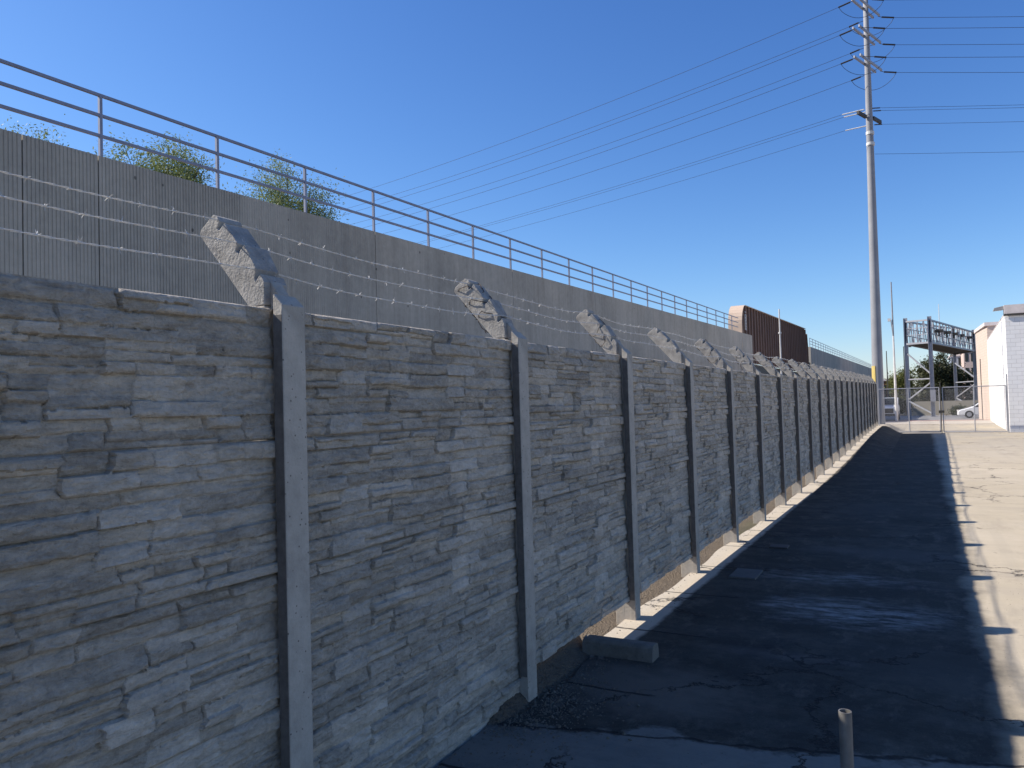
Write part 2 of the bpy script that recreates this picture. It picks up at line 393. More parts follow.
me = bpy.data.meshes.new('gravel'); me.from_pydata(vs, [], fs); me.materials.append(concrete('gravel_stone', (.14, .12, .095), .5))
tag(link('gravel', me), 'loose grit and small stones along the foot of the fence', 'gravel', kind='stuff')

# ------------------------------------------------------------------ precast fence
S, Y0, NP = 1.833, 2.042, 23
PX = -2.022                      # front of the posts
ROW, NROW, TOP = .481, 4, .385
fence = empty('precast_fence', (PX-.08, Y0, -1.665))
tag(fence, 'grey precast concrete stone-look fence with slanted post tops and barbed wire, in shade', 'fence')
def wobble(arr, cells, seed):
    r = np.random.default_rng(seed); H, W = arr
    out = np.zeros((H, W))
    amp = 1; tot = 0
    for k in range(4):
        cy, cx = max(2, int(cells[0]*2**k)), max(2, int(cells[1]*2**k))
        g = r.random((cy+2, cx+2)); y = np.linspace(0, cy, H); x = np.linspace(0, cx, W)
        iy = y.astype(int); ix = x.astype(int); fy = (y-iy)[:, None]; fx = (x-ix)[None]
        fy = fy*fy*(3-2*fy); fx = fx*fx*(3-2*fx)
        a = g[np.ix_(iy, ix)]; b = g[np.ix_(iy, ix+1)]; c = g[np.ix_(iy+1, ix)]; d = g[np.ix_(iy+1, ix+1)]
        out += amp*((a*(1-fx)+b*fx)*(1-fy)+(c*(1-fx)+d*fx)*fy); tot += amp; amp *= .5
    return out/tot
def mould(seed, L=1.775, H=ROW):
    """cast ledge-stone face: irregular thin courses, each stone with its own depth and tilt"""
    r = random.Random(seed); rects = []
    def split(x0, z0, x1, z1):
        wd, ht = x1-x0, z1-z0
        if ht > .15 and wd > .3: 
            t = z0+ht*r.uniform(.35, .65); split(x0, z0, x1, t); split(x0, t, x1, z1)
        elif ht > .10 or (ht > .065 and r.random() < .5) or (ht > .045 and r.random() < .2):
            if wd > .7 and r.random() < .75 or (wd > .35 and ht < .2 and r.random() < .45):
                t = x0+wd*r.uniform(.3, .7); split(x0, z0, t, z1); split(t, z0, x1, z1)
            else:
                t = z0+ht*r.uniform(.35, .65); split(x0, z0, x1, t); split(x0, t, x1, z1)
        elif wd > .55 or (wd > .25 and r.random() < .45):
            t = x0+wd*r.uniform(.3, .7); split(x0, z0, t, z1); split(t, z0, x1, z1)
        else: rects.append((x0, z0, x1, z1))
    split(0, 0, L, H)
    nx, nz = int(L/.0047), int(H/.0047)
    xx, zz = np.meshgrid(np.linspace(0, L, nx), np.linspace(0, H, nz))
    wz = (wobble((nz, nx), (2, 6), seed+1)-.5)*.020+(wobble((nz, nx), (14, 70), seed+2)-.5)*.007
    wx = (wobble((nz, nx), (6, 5), seed+3)-.5)*.06+(wobble((nz, nx), (40, 60), seed+4)-.5)*.012
    mid = np.sin(np.pi*np.clip(zz/H, 0, 1))**.5
    qx = np.clip(xx+wx, 0, L-1e-6); qz = np.clip(zz+wz*mid, 0, H-1e-6)
    lay0 = wobble((nz, nx), (3, 12), seed+9)
    h = np.zeros_like(xx); tone = np.zeros_like(xx)
    for (x0, z0, x1, z1) in rects:
        mk = (qx >= x0) & (qx < x1) & (qz >= z0) & (qz < z1)
        if not mk.any(): continue
        b = r.choice([r.uniform(.006, .012), r.uniform(.010, .020), r.uniform(.016, .030)]); tz = r.uniform(-.10, .28); tx = r.uniform(-.018, .018)
        e = np.minimum(qz-z0 if r.random() < .75 else 9, (z1-qz)*1.2 if r.random() < .3 else 9)
        if r.random() < .45: e = np.minimum(e, x1-qx)
        if r.random() < .3: e = np.minimum(e, qx-x0)
        hh = b - tz*(qz-(z0+z1)/2)+tx*(qx-(x0+x1)/2) - .024*np.exp(-np.clip(e, 0, 1)/.0045)*np.clip(lay0*2.4-.35, 0, 1) 
        h[mk] = hh[mk]; tone[mk] = r.random()
    lay = wobble((nz, nx), (18, 14), seed+5); h += (lay-.5)*.010 + (wobble((nz, nx), (30, 50), seed+6)-.5)*.010 + (wobble((nz, nx), (9, 26), seed+7)-.5)*.010
    h = np.clip(h, .000, .031)
    edge = np.minimum(zz, H-zz); h *= np.clip(edge/.008, .0, 1)**.5
    T = .010
    verts = np.stack([-.0+h.ravel(), xx.ravel(), zz.ravel()], 1)         # x outward, y along, z up
    n = nx*nz; idx = np.arange(n).reshape(nz, nx)
    f = np.stack([idx[:-1, :-1].ravel(), idx[:-1, 1:].ravel(), idx[1:, 1:].ravel(), idx[1:, :-1].ravel()], 1).tolist()
    border = list(idx[0, :])+list(idx[1:, -1])+list(idx[-1, -2::-1])+list(idx[-2:0:-1, 0])
    bv = [(-T, verts[i][1], verts[i][2]) for i in border]; nb_ = len(border)
    f += [(int(border[(i+1) % nb_]), int(border[i]), n+i, n+(i+1) % nb_) for i in range(nb_)]
    f.append(tuple(n+i for i in range(nb_))[::-1])
    me = bpy.data.meshes.new('panel'); me.from_pydata([tuple(v) for v in verts.tolist()]+bv, [], f)
    at = me.attributes.new('tone', 'FLOAT', 'POINT'); at.data.foreach_set('value', np.concatenate([tone.ravel(), np.full(nb_, .5)]).astype(np.float32))
    me.materials.append(M_panel); me.polygons.foreach_set('use_smooth', [False]*len(me.polygons))
    return me
moulds = [mould(5), mould(23), mould(41)]
# posts
def post_mesh():
    mb = MB(); D = .115; zb = -.55
    # z measured from panel top (TOP) level; x from post front
    mb.prism([(0, zb-1.98), (-.046, zb-1.98), (-.046, .050), (0, .006)], 0, D)                      # front flange
    mb.prism([(-.045, zb-1.98), (-.089, zb-1.98), (-.089, .105), (-.045, .050)], .030, D-.030)       # web between the slots
    mb.prism([(-.088, zb-1.98), (-.163, zb-1.98), (-.163, .010), (-.088, .010)], 0, D)             # back flange
    mb.prism([(-.0005, zb-1.97), (-.162, zb-1.97), (-.162, -NROW*ROW-.006), (-.0005, -NROW*ROW-.006)], .0005, D-.0005)   # solid foot under the panels
    return mb.mesh('post', M_post)
def arm_mesh(seed):
    r = random.Random(seed); j = lambda a: r.uniform(-a, a)
    poly = [(-2.107, .395), (-2.110, .483), (-2.127, .513), (-2.138, .503), (-2.150, .490), (-2.160, .500), (-2.150, .538), (-2.206, .630), (-2.226, .612), (-2.240, .602), (-2.252, .612),
            (-2.243, .640), (-2.310, .727), (-2.327, .712), (-2.340, .702), (-2.350, .712), (-2.336, .738), (-2.347, .759), (-2.373, .767), (-2.441, .719), (-2.450, .694), (-2.185, .395)]
    mb = MB(); D = .115
    lv = [(0, 1.0), (.004, 1.0), (D*.5, 1), (D, 1)]
    mb.prism([(x-PX+j(.003), z-TOP+j(.003)) for x, z in poly], .0, D)
    me = mb.mesh('arm', M_arm); return me
PM = post_mesh(); AM = [arm_mesh(i) for i in range(4)]
# hairline-rough arm: fine subdivision is left to the bump
mb = MB(); mb.box(-.0445, -.002, -NROW*ROW+.01, -.004, .004, -.03); mb.box(-.0445, .111, -NROW*ROW+.01, -.004, .117, -.03)  # dark strips on the post sides, painted shade beside the panels
SHADE_STRIP = mb.mesh('shade_strip', plain('shade_strip_dark', (.14, .125, .11), .9, 0, .3, 20))
for n in range(0, NP+1):
    y = Y0+(n-1)*S; dz = rise_top(y)
    if n >= 0:
        o = link('post', PM, fence, (PX, y, TOP+dz), bevel=.004)
        link('shade_strip', SHADE_STRIP, o, (PX, y, TOP+dz))
        a = link('arm', AM[n % 4], o, (PX, y, TOP+dz), bevel=.003)
        if n > 3:
            a.rotation_euler = (random.uniform(-.05, .05), random.uniform(-.05, .05), 0)
    if n < NP:
        dzb = rise_top(y+S/2)
        for k in range(NROW+(1 if n <= 1 else 0)):
            mi = 0 if random.random() < .6 else random.choice([1, 2])
            zt = TOP+dzb-.0-ROW*(k+1)
            p = link('panel', moulds[mi], fence, (PX-.076+random.uniform(-.002, .002), y+.085, zt-.0015*k))
for o in list(COL.objects):
    if o.name.startswith('precast'): pass
# barbed wire
def strand(xw, zw, seed):
    r = random.Random(seed); mb = MB()
    ya, yb = Y0-1.6, Y0+S*(NP-1)+.05
    def c(y):
        t = ((y-Y0-.06)/S) % 1; sag = -.022*4*t*(1-t)*(1+.5*math.sin(y*.9+seed)) 
        return Vector((xw+.006*math.sin(y*2.3+seed), y, zw+sag+rise_top(y)+.004*math.sin(y*5.1+seed)))
    step = .02; n = int((yb-ya)/step)
    for ph in (0, math.pi):
        pts = []
        for i in range(n):
            y = ya+i*step
            if y > 15 and i % 4: continue
            q = c(y); th = y*2*math.pi/.09+ph; rr = .0022
            pts.append(q+Vector((rr*math.cos(th), 0, rr*math.sin(th))))
        mb.tube(pts, .0017, 4)
    y = ya+r.random()*.1
    while y < yb:
        q = c(y)
        mb.tube([q+Vector((0, -.006, 0)), q+Vector((0, .006, 0))], .0034, 6)
        for k in range(4 if y < 16 else 3):
            th = r.random()*6.28; d = Vector((math.cos(th), r.uniform(-.5, .5), math.sin(th))).normalized()
            mb.tube([q, q+d*r.uniform(.013, .021)], [.0012, .0007], 4)
        y += .125+r.uniform(-.01, .01)
    o = mb.build('barbed_wire', M_wire, fence, (0, 0, 0)); return o
WIRES = ((-2.352, .742), (-2.255, .642), (-2.156, .536))
for i, (xw, zw) in enumerate(WIRES): strand(xw, zw, i+3)
# loose wire tied round some arms
posts = [o for o in fence.children if o.name.startswith('post')]
def tie(n, seed, m):
    r = random.Random(seed); y = Y0+(n-1)*S; dz = rise_top(y); mb = MB()
    for c0 in ((-2.26, .60), (-2.20, .52), (-2.33, .68))[:m]:
        pts = []
        for k in range(26):
            t = k/25*2*math.pi*r.uniform(1.4, 1.6)
            ax = Vector((-.55, 0, .83)); nr = Vector((.83, 0, .55))
            u = math.cos(t)*.075; v = math.sin(t)*.072
            pts.append(Vector((c0[0]-.03, y+.0575, c0[1]+dz))+nr*u+Vector((0, 1, 0))*v+ax*.05*math.sin(k*.7+seed))
        mb.tube(pts, .0025, 5)
    par = [p for p in posts if abs(wloc(p).y-y) < .01][0]
    mb.build('tie_wire', M_tie, par)
for n, m in ((2, 3), (3, 2), (5, 3), (6, 2), (7, 1), (8, 2), (10, 1)): tie(n, n*3, m)

# ------------------------------------------------------------------ concrete stop block, pipe stub, slabs
mb = MB(); prof = []
def rblock(x0, x1, y0, y1, z0, h, name, mat):
    mb = MB(); pr = []
    w_ = (y1-y0); c = (y0+y1)/2; rad = .035
    pts = [(c-w_/2, z0), (c-w_/2+.012, z0+h-rad)]
    for k in range(5): a = math.pi-k*math.pi/8; pts.append((c-w_/2+.014+rad+rad*math.cos(a), z0+h-rad+rad*math.sin(a)))
    for k in range(5): a = math.pi/2-k*math.pi/8; pts.append((c+w_/2-.014-rad+rad*math.cos(a), z0+h-rad+rad*math.sin(a)))
    pts += [(c+w_/2-.012, z0+h-rad), (c+w_/2, z0)]
    mb.prism(pts, x0, x1, 'x'); return mb.build(name, mat, bevel=.012)
st = rblock(-2.09, -1.60, 4.80, 4.95, -1.70, .125, 'kerb_block', M_stop)
tag(st, 'short rounded concrete block lying at the foot of the fence', 'concrete block')
pc = atY(845, 711, 3.0)
pb = empty('pipe_stub', (pc.x, pc.y, gz(pc.x, 3)))
tag(pb, 'short open grey steel pipe standing upright in the near slab', 'pipe')
mb = MB(); z0 = gz(pc.x, 3)-.05; zt = pc.z; n = 24
for (r_, inn) in ((.0225, 0),): 
    ring = lambda rr, z: [(pc.x+rr*math.cos(2*math.pi*k/n), pc.y+rr*math.sin(2*math.pi*k/n), z) for k in range(n)]
    L4 = ring(.0225, z0)+ring(.0225, zt)+ring(.0185, zt)+ring(.0185, z0+.2)
    fcs = [(j*n+k, j*n+(k+1) % n, (j+1)*n+(k+1) % n, (j+1)*n+k) for j in range(3) for k in range(n)]
    fcs.append(tuple(3*n+k for k in range(n)))
    mb.add(L4, fcs)
mb.build('tube', plain('pipe_steel', (.19, .18, .165), .55, .3, .35, 9), pb, smoothf=False)
def collar():
    mb = MB(); mb.tube([(pc.x, pc.y, z0+.03), (pc.x, pc.y, z0+.065)], [.05, .035], 20); return mb.build('mortar_collar', M_slab, pb)
collar()
M_slabd = concrete('weathered_slab', (.12, .115, .105), .2, bump=.003)
for (x0, y0, x1, y1, lb) in ((-1.70, 7.45, -1.45, 7.85, 'pale square concrete slab lying flat by the lit strip'), (-1.62, 9.15, -1.42, 9.35, 'small dark flat plate further along the shaded lane')):
    mb = MB(); mb.box(x0, y0, gz(x0, y0)-.02, x1, y1, gz(x0, y0)+.02)
    tag(mb.build('paving_slab' if 'pale' in lb else 'flat_plate', M_slabd if 'pale' in lb else M_dark, bevel=.006), lb, 'slab' if 'pale' in lb else 'plate')

# ------------------------------------------------------------------ viaduct wall with railing
D = -12.0; BR = .0148
def wz(Y, base=1.7807*2.4): return base+BR*Y
def ribbed_wall(name, label, ya, yb, zf, thick=.35, pitch=.064, joints=(), back=None):
    root = empty(name, (D, ya, gz(D, ya))); tag(root, label, 'wall')
    mb = MB(); pts = []; y = ya
    cuts = sorted(list(joints)+[yb]); a = ya
    for b in cuts:
        mb = MB(); y = a+.012; prof = [(a+.012, 0)]
        while y+pitch < b-.012:
            dd = -.012 if y < 11 else (-.007 if y < 15 else -.0025)
            prof += [(y+pitch*.6, 0), (y+pitch*.7, dd), (y+pitch*.9, dd), (y+pitch, 0)]; y += pitch
        prof.append((b-.012, 0)); n = len(prof)
        vs = []; zb = gz(D, a)-.5
        for (yy, d) in prof: vs += [(D+d, yy, zb), (D+d, yy, zf(yy))]
        vs += [(D-thick, a+.012, zb), (D-thick, a+.012, zf(a)), (D-thick, b-.012, zb), (D-thick, b-.012, zf(b))]
        fs = [(2*i, 2*i+2, 2*i+3, 2*i+1) for i in range(n-1)]
        q = 2*n; fs += [(q, 0, 1, q+1), (2*n-2, q+2, q+3, 2*n-1), (q+2, q, q+1, q+3)]
        fs.append(tuple([2*i+1 for i in range(n)]+[q+3, q+1]))
        mb.add(vs, fs); mb.build('wall_section', M_wall, root); a = b
    mb = MB(); mb.prism([(ya+.02, gz(D, ya)-.4), (yb-.02, gz(D, ya)-.4), (yb-.02, zf(yb)-.05), (ya+.02, zf(ya)-.05)], D-thick+.04, D-thick*.4, 'x')
    mb.build('joint_filler', plain('joint_filler', (.03, .03, .03), .9), root)
    # tie holes
    mb = MB(); 
    return root
w1 = ribbed_wall('viaduct_wall', 'long ribbed grey concrete retaining wall behind the fence, under the railing', -6, 63.9, wz,
                 joints=[-1.0, 6.76, 7.99, 15.35, 22.7, 30.05, 37.4, 44.75, 52.1, 59.4])
mb = MB(); mb.prism([(-6, 1.62), (63.9, 2.65), (63.9, 2.69), (-6, 1.66)], D-.004, D+.010, 'x'); mb.build('ledge', M_wall, w1)
def w2z(Y): return 6.36+(Y-100)*.0100
w2 = ribbed_wall('viaduct_wall', 'far length of grey concrete wall beyond the brown bridge girder', 101, 235, w2z, pitch=.25, joints=[125, 150, 175, 200])
def railing(label, ya, yb, sp, zf, h=1.08, first=None):
    root = empty('metal_railing', (D-.12, ya, zf(ya))); tag(root, label, 'railing')
    y = first if first is not None else ya
    x = D-.12
    while y <= yb+.01:
        mb = MB(); mb.box(x-.026, y-.026, zf(y)-.02, x+.026, y+.026, zf(y)+h-.002); mb.build('railing_post', M_rail, root); y += sp
    for k in (h, h*.68, h*.355):
        mb = MB(); mb.bar((x, ya, zf(ya)+k), (x, yb, zf(yb)+k), .048); mb.build('rail', M_rail, root)
    return root
railing('grey three-rail metal railing on top of the long near wall', -3.0, 59.2, 2.447, wz, first=8.115-2.447*4)
railing('small distant three-rail railing on the far wall past the bridge', 101.2, 232, 3.0, w2z, h=1.1)

# ------------------------------------------------------------------ brown girder
def rust_mat():
    m = N('brown_girder_paint'); p = m.pos(); n = m.noise(p, .9, 7, .7); s_ = m.noise(m.mapv(p, (1, 3, .2)), 1.2, 6, .6)
    c = m.mix(n, (.15, .092, .07), (.23, .145, .11)); c = m.mix(m.rng(s_, .5, .72, 0, .5), c, (.08, .05, .04)); m.color(c)
    m.b.inputs['Roughness'].default_value = .7; return m.m
M_girder = rust_mat(); M_flange = plain('flange_cream', (.55, .42, .32), .7, sc=.5)
G0, G1 = 60.0, 98.5
gir = empty('bridge_girder', (D-.3, G0, 3.0)); tag(gir, 'brown steel plate girder of the railway bridge with rounded cream end', 'bridge')
gb = 3.0
def gtop(Y): return 7.40+(Y-G0)*.0235
prof = [(G0, gb)]
for k in range(9):
    a = math.pi-k*math.pi/16; prof.append((G0+1.6+1.6*math.cos(a), gtop(G0)-1.6+1.6*math.sin(a)))
prof += [(G1-1.6, gtop(G1-1.6)), (G1-.5, gtop(G1)-.6), (G1, gtop(G1)-2.0), (G1+.3, gb)]
mb = MB(); mb.prism(prof, D-.22, D-.15, 'x'); mb.build('web', M_girder, gir)
mb = MB()
y = G0+1.7
while y < G1-.8: mb.box(D-.151, y, gb, D-.02, y+.10, gtop(y)-.06); y += 1.22
for o_ in [mb.build('stiffeners', M_girder, gir)]: pass
# flange follows the outline: end curve and top
mb = MB(); xw0, xw1 = D-1.02, D+.02
pp = [p for p in prof[:11]]
for i in range(len(pp)-1):
    a, b = pp[i], pp[i+1]; t = Vector((b[0]-a[0], b[1]-a[1])).normalized(); nn = Vector((-t.y, t.x))*.05
    mb.prism([(a[0], a[1]), (b[0], b[1]), (b[0]+nn.x, b[1]+nn.y), (a[0]+nn.x, a[1]+nn.y)], xw0, xw1, 'x')
mb.build('flange', M_flange, gir)
mb = MB(); mb.prism([(G1-.5, gtop(G1)-.6), (G1, gtop(G1)-2), (G1+.3, gb), (G1+.36, gb), (G1+.06, gtop(G1)-2), (G1-.45, gtop(G1)-.55)], xw0, xw1, 'x'); mb.build('end_flange', M_girder, gir)
mb = MB()
for s_ in (-.02, .38): mb.bar((D+.03, G0+1.15+s_, gb+2.45), (D+.03, G0+1.15+s_, gtop(G0)-.7), .06)
for k in range(7): mb.bar((D+.03, G0+1.13, gb+2.55+k*.22), (D+.03, G0+1.53, gb+2.55+k*.22), .05)
mb.build('ladder', M_pale, gir)
mb = MB(); mb.box(D-.6, G1+.4, 2.0, D-.1, G1+2.4, 4.4); mb.box(D-1.2, G0-.2, 2.0, D-.4, G1+.3, gb-.003)
mb.build('bearing_beam', M_dark, gir)
# thin pole standing in front of the girder
def post_pole(px, ytop, Y, r0, r1, label, mat, name='thin_pole', zb=None, pxb=None, cat='pole'):
    t = atY(px, ytop, Y); zb = gz(t.x, Y) if zb is None else zb
    mb = MB(); mb.tube([(t.x, t.y, zb), (t.x, t.y, t.z)], [r0, r1], 10)
    return mb, t, zb
t = atX(779, 309, -7.0)
mb = MB(); mb.tube([(t.x, t.y, gz(t.x, t.y)), (t.x, t.y, t.z)], [.055, .035], 8); mb.tube([(t.x, t.y, t.z-1.4), (t.x, t.y, t.z-1.32)], .09, 8)
tag(mb.build('thin_pole', M_pale), 'thin pale pole standing in front of the brown bridge girder', 'pole')

# ------------------------------------------------------------------ trees
def leaf_mat(name, a, b):
    m = N(name); r = m.n('ShaderNodeNewGeometry').outputs['Random Per Island']; n = m.noise(m.pos(), .5, 4)
    c = m.mix(r, a, b); m.color(c); m.b.inputs['Roughness'].default_value = .6
    tr = m.n('ShaderNodeBsdfTranslucent'); m.L(c, tr.inputs[0]); mx = m.n('ShaderNodeMixShader'); mx.inputs[0].default_value = .3
    m.L(m.b.outputs[0], mx.inputs[1]); m.L(tr.outputs[0], mx.inputs[2]); m.L(mx.outputs[0], m.t.nodes['Material Output'].inputs[0]); return m.m
L_pep = leaf_mat('leaves_pepper', (.13, .18, .06), (.28, .31, .13))
L_dark = leaf_mat('leaves_dark', (.030, .040, .018), (.085, .085, .035))
L_yel = leaf_mat('leaves_yellow_green', (.10, .12, .03), (.20, .20, .06))
def crown_mesh(rnd, ctr, rad, nclump, nleaf, leaf, mat, droop=0, cl=.35):
    """leaf clumps spread through an uneven crown"""
    C0 = Vector(ctr); verts = []; faces = []; tips = []
    lobes = []
    for _ in range(11):
        rr = rnd.uniform(.28, .5); d = Vector((rnd.gauss(0, 1), rnd.gauss(0, 1), rnd.gauss(0, 1))).normalized()*(1-rr)*rnd.random()**.4
        lobes.append((d, rr))
    for c in range(nclump):
        lc, lr = rnd.choice(lobes); d = Vector((rnd.gauss(0, 1), rnd.gauss(0, 1), rnd.gauss(0, 1))).normalized()
        p = lc+d*lr*rnd.uniform(.3, 1.0)**.5
        q = C0+Vector((p.x*rad[0], p.y*rad[1], p.z*rad[2])); tips.append(q)
        rc = cl*rnd.uniform(.5, 1.3)
        for l in range(nleaf):
            e = Vector((rnd.gauss(0, .5), rnd.gauss(0, .5), rnd.gauss(0, .38)))*rc
            if droop: e.z -= abs(rnd.gauss(0, 1))*droop
            o = q+e; u = Vector((rnd.gauss(0, 1), rnd.gauss(0, 1), rnd.gauss(0, .7)-droop*1.5)).normalized(); v = u.cross(Vector((rnd.random()-.5, rnd.random()-.5, rnd.random()-.5))).normalized()
            s_ = leaf*rnd.uniform(.6, 1.3); n = len(verts)
            verts += [tuple(o-u*s_), tuple(o+v*s_*.35), tuple(o+u*s_), tuple(o-v*s_*.35)]; faces.append((n, n+1, n+2, n+3))
    me = bpy.data.meshes.new('crown'); me.from_pydata(verts, [], faces); me.materials.append(mat); return me, tips
def tree(label, base, h, rad, nclump, nleaf, leaf, mat, droop=0, cl=.4, seed=1, tr=.18, nb=14, group=None, frac=.62):
    rnd = random.Random(seed); root = empty('tree', base); tag(root, label, 'tree', group)
    ctr = (base[0], base[1], base[2]+h-rad[2])
    me, tips = crown_mesh(rnd, ctr, rad, nclump, nleaf, leaf, mat, droop, cl); link('crown', me, root, (0, 0, 0))
    mb = MB(); B = Vector(base); T = Vector((base[0]+rnd.uniform(-.3, .3), base[1], base[2]+h*frac))
    mb.tube([B-Vector((0, 0, .2)), B.lerp(T, .5)+Vector((.1, 0, 0)), T], [tr, tr*.75, tr*.5], 9)
    for k in range(nb):
        q = tips[rnd.randrange(len(tips))]; s0 = B.lerp(T, rnd.uniform(.5, 1)); m_ = s0.lerp(q, .5)+Vector((0, 0, rnd.uniform(0, .5)))
        mb.tube([s0, m_, q], [tr*.35, tr*.2, tr*.06], 5)
    mb.build('trunk', M_bark, root); return root
def tree_at(label, px, ytop, X, halfw, rz, **kw):
    t = atX(px, ytop, X); g_ = gz(X, t.y); k = (t.length)/FPX
    return tree(label, (X, t.y, g_), t.z-g_, (halfw*k, halfw*k, rz*k), **kw)
tree_at('sparse pale green treetop behind the wall between the first two railing posts', 164, 122, -30, 60, 58, nclump=460, nleaf=70, leaf=.07, mat=L_pep, droop=.25, cl=.75, seed=3, nb=60, tr=.16, group='treetops behind the viaduct wall')
tree_at('thin yellowish treetop behind the wall just left of the third railing post', 288, 150, -30, 56, 62, nclump=400, nleaf=66, leaf=.07, mat=L_pep, droop=.35, cl=.8, seed=8, nb=60, tr=.16, group='treetops behind the viaduct wall')
tree_at('treetop just showing over the wall at the left edge of the view', -8, 80, -30, 62, 72, nclump=330, nleaf=50, leaf=.065, mat=L_pep, droop=.3, cl=.6, seed=12, nb=40, tr=.16, group='treetops behind the viaduct wall')

# ------------------------------------------------------------------ transmission pole
PC = atY(879.5, 430, 45.3); PB = Vector((PC.x+.0, 45.3, gz(0, 45.3)))
pole = empty('power_pole', PB); tag(pole, 'tall tapered grey steel power pole with crossarms at the end of the fence', 'pole')
Hp = 25.2
def pr(z): return .295-(z/Hp)*.185
def lean(z): return .20*z/Hp
mb = MB(); zs = [-.3, 0, 5, 12.5, 12.51, 20, Hp]
mb.tube([PB+Vector((lean(z), 0, z)) for z in zs], [pr(max(0, z)) for z in zs], 20); mb.build('shaft', M_pole, pole, smoothf=True)
def zpix(y): 
    q = atY(866, y, 45.3); return q.z
ZT = [zpix(7.5), zpix(35.5), zpix(64)]
def wire(p, q, sag, r, parent=None, name='cable', n=40, mb=None):
    p, q = Vector(p), Vector(q); own = mb is None; mb = mb or MB()
    mb.tube([p.lerp(q, (i/n)**1.4)+Vector((0, 0, -sag*4*(i/n)**1.4*(1-(i/n)**1.4))) for i in range(n+1)], r, 5)
    if own: return mb.build(name, M_cable, parent)
EL_, ER_ = Vector((-110, 62, 0)), Vector((90, 84, 0))
Lsag = 3.0
PB0 = PB.copy(); PB = PB+Vector((.19, 0, 0))
for ti, z in enumerate(ZT):
    mb = MB()
    for dx in (-.16, .16): mb.bar((PB.x+dx*.95-.45, PB.y-dx*.31-1.37, z), (PB.x+dx*.95+.45, PB.y-dx*.31+1.37, z), .07, .12)
    mb.build('crossarm', M_galv, pole)
    for e in (-1.0, 1.0):
        A = Vector((PB.x+e*.43, PB.y+e*1.3, z-.03))
        for sd, E_ in ((-1, EL_), (1, ER_)):
            dr = (Vector((E_.x, E_.y, 0))-Vector((A.x, A.y, 0))).normalized()
            ua, ub = ((.25, .85), (.9, 1.4))[int(e > 0)] if sd < 0 else ((.85, 1.45), (.3, .95))[int(e > 0)]
            s0 = A+dr*.1; s1 = A+dr*ua; s2 = A+dr*ub; s1.z -= .06; s2.z -= .14
            mb = MB(); mb.tube([s0, s1], .015, 5); mb.tube([s1, s2], .045, 8)
            ins = mb.build('insulator', M_ins, pole)
            e2 = Vector((E_.x, E_.y+e*1.2, (z+1.5) if sd < 0 else (z-.8)))
            wire(s2, e2, 3.6 if sd < 0 else 1.6, .011, pole)
        # jumper loop under the arm
        dl = (EL_-A); dl.z = 0; dl.normalize(); dr = (ER_-A); dr.z = 0; dr.normalize()
        a = A+dl*(.85 if e < 0 else 1.4)+Vector((0, 0, -.14)); b = A+dr*(1.45 if e < 0 else .95)+Vector((0, 0, -.14))
        mb = MB(); mb.tube([a.lerp(b, k/14)+Vector((0, 0, -.75*math.sin(math.pi*k/14)**.7)) for k in range(15)], .013, 5); mb.build('jumper', M_cable, pole)
z4 = zpix(118); PB = PB0+Vector((.14, 0, 0))
mb = MB()
for s_ in (-1, 1): mb.bar((PB.x+s_*.06+s_*.1, PB.y+s_*.18, z4), (PB.x+s_*.12+s_*.37, PB.y+s_*1.15, z4), .13, .17)
mb.build('crossarm', M_dark, pole)
for i, (e, dzz) in enumerate(((-1.0, .15), (1.0, -.1), (.2, .4))):
    A = Vector((PB.x, PB.y+e, z4+dzz))
    for sd, E_ in ((-1, EL_), (1, ER_)):
        dr = Vector((E_.x-A.x, E_.y-A.y, 0)).normalized(); s1 = A+dr*(1.3 if sd < 0 else .6)
        mb = MB(); mb.tube([A+dr*.2, s1], .03, 6); mb.build('insulator', M_pale if sd < 0 else M_ins, pole)
        wire(s1, Vector((E_.x, E_.y+e, z4+dzz+(0 if sd < 0 else -.5))), 2.6 if sd < 0 else 1.0, .009, pole)
wire(PB+Vector((.2, 0, 0))+Vector((0, 0, zpix(155.5)-PB.z)), (90, 84, zpix(155.5)+.2), 1.2, .009, pole)
mb = MB()
for y_ in (134, 145): z = zpix(y_); mb.tube([(PB.x, PB.y, z-.08), (PB.x, PB.y, z+.08)], pr(z-PB.z)+.03, 16)
mb.build('band', M_pale, pole)
mb = MB(); r_ = .43
za, zb_ = gz(0, 45)+1.5, atY(875, 366, 45.3).z
vs = []; k0 = 9
for z in (za, zb_):
    for k in range(k0): a = R(175+k*9); rr = pr(z-PB.z)+.03; vs.append((PB0.x+.04+rr*math.cos(a), PB0.y+rr*math.sin(a), z))
    for k in range(k0): a = R(175+(k0-1-k)*9); rr = pr(z-PB.z)+.005; vs.append((PB0.x+.04+rr*math.cos(a), PB0.y+rr*math.sin(a), z))
n = 2*k0; mb.add(vs, [tuple(range(n))[::-1], tuple(range(n, 2*n))]+[(i, (i+1) % n, n+(i+1) % n, n+i) for i in range(n)])
mb.build('cable_guard', M_yellow, pole)

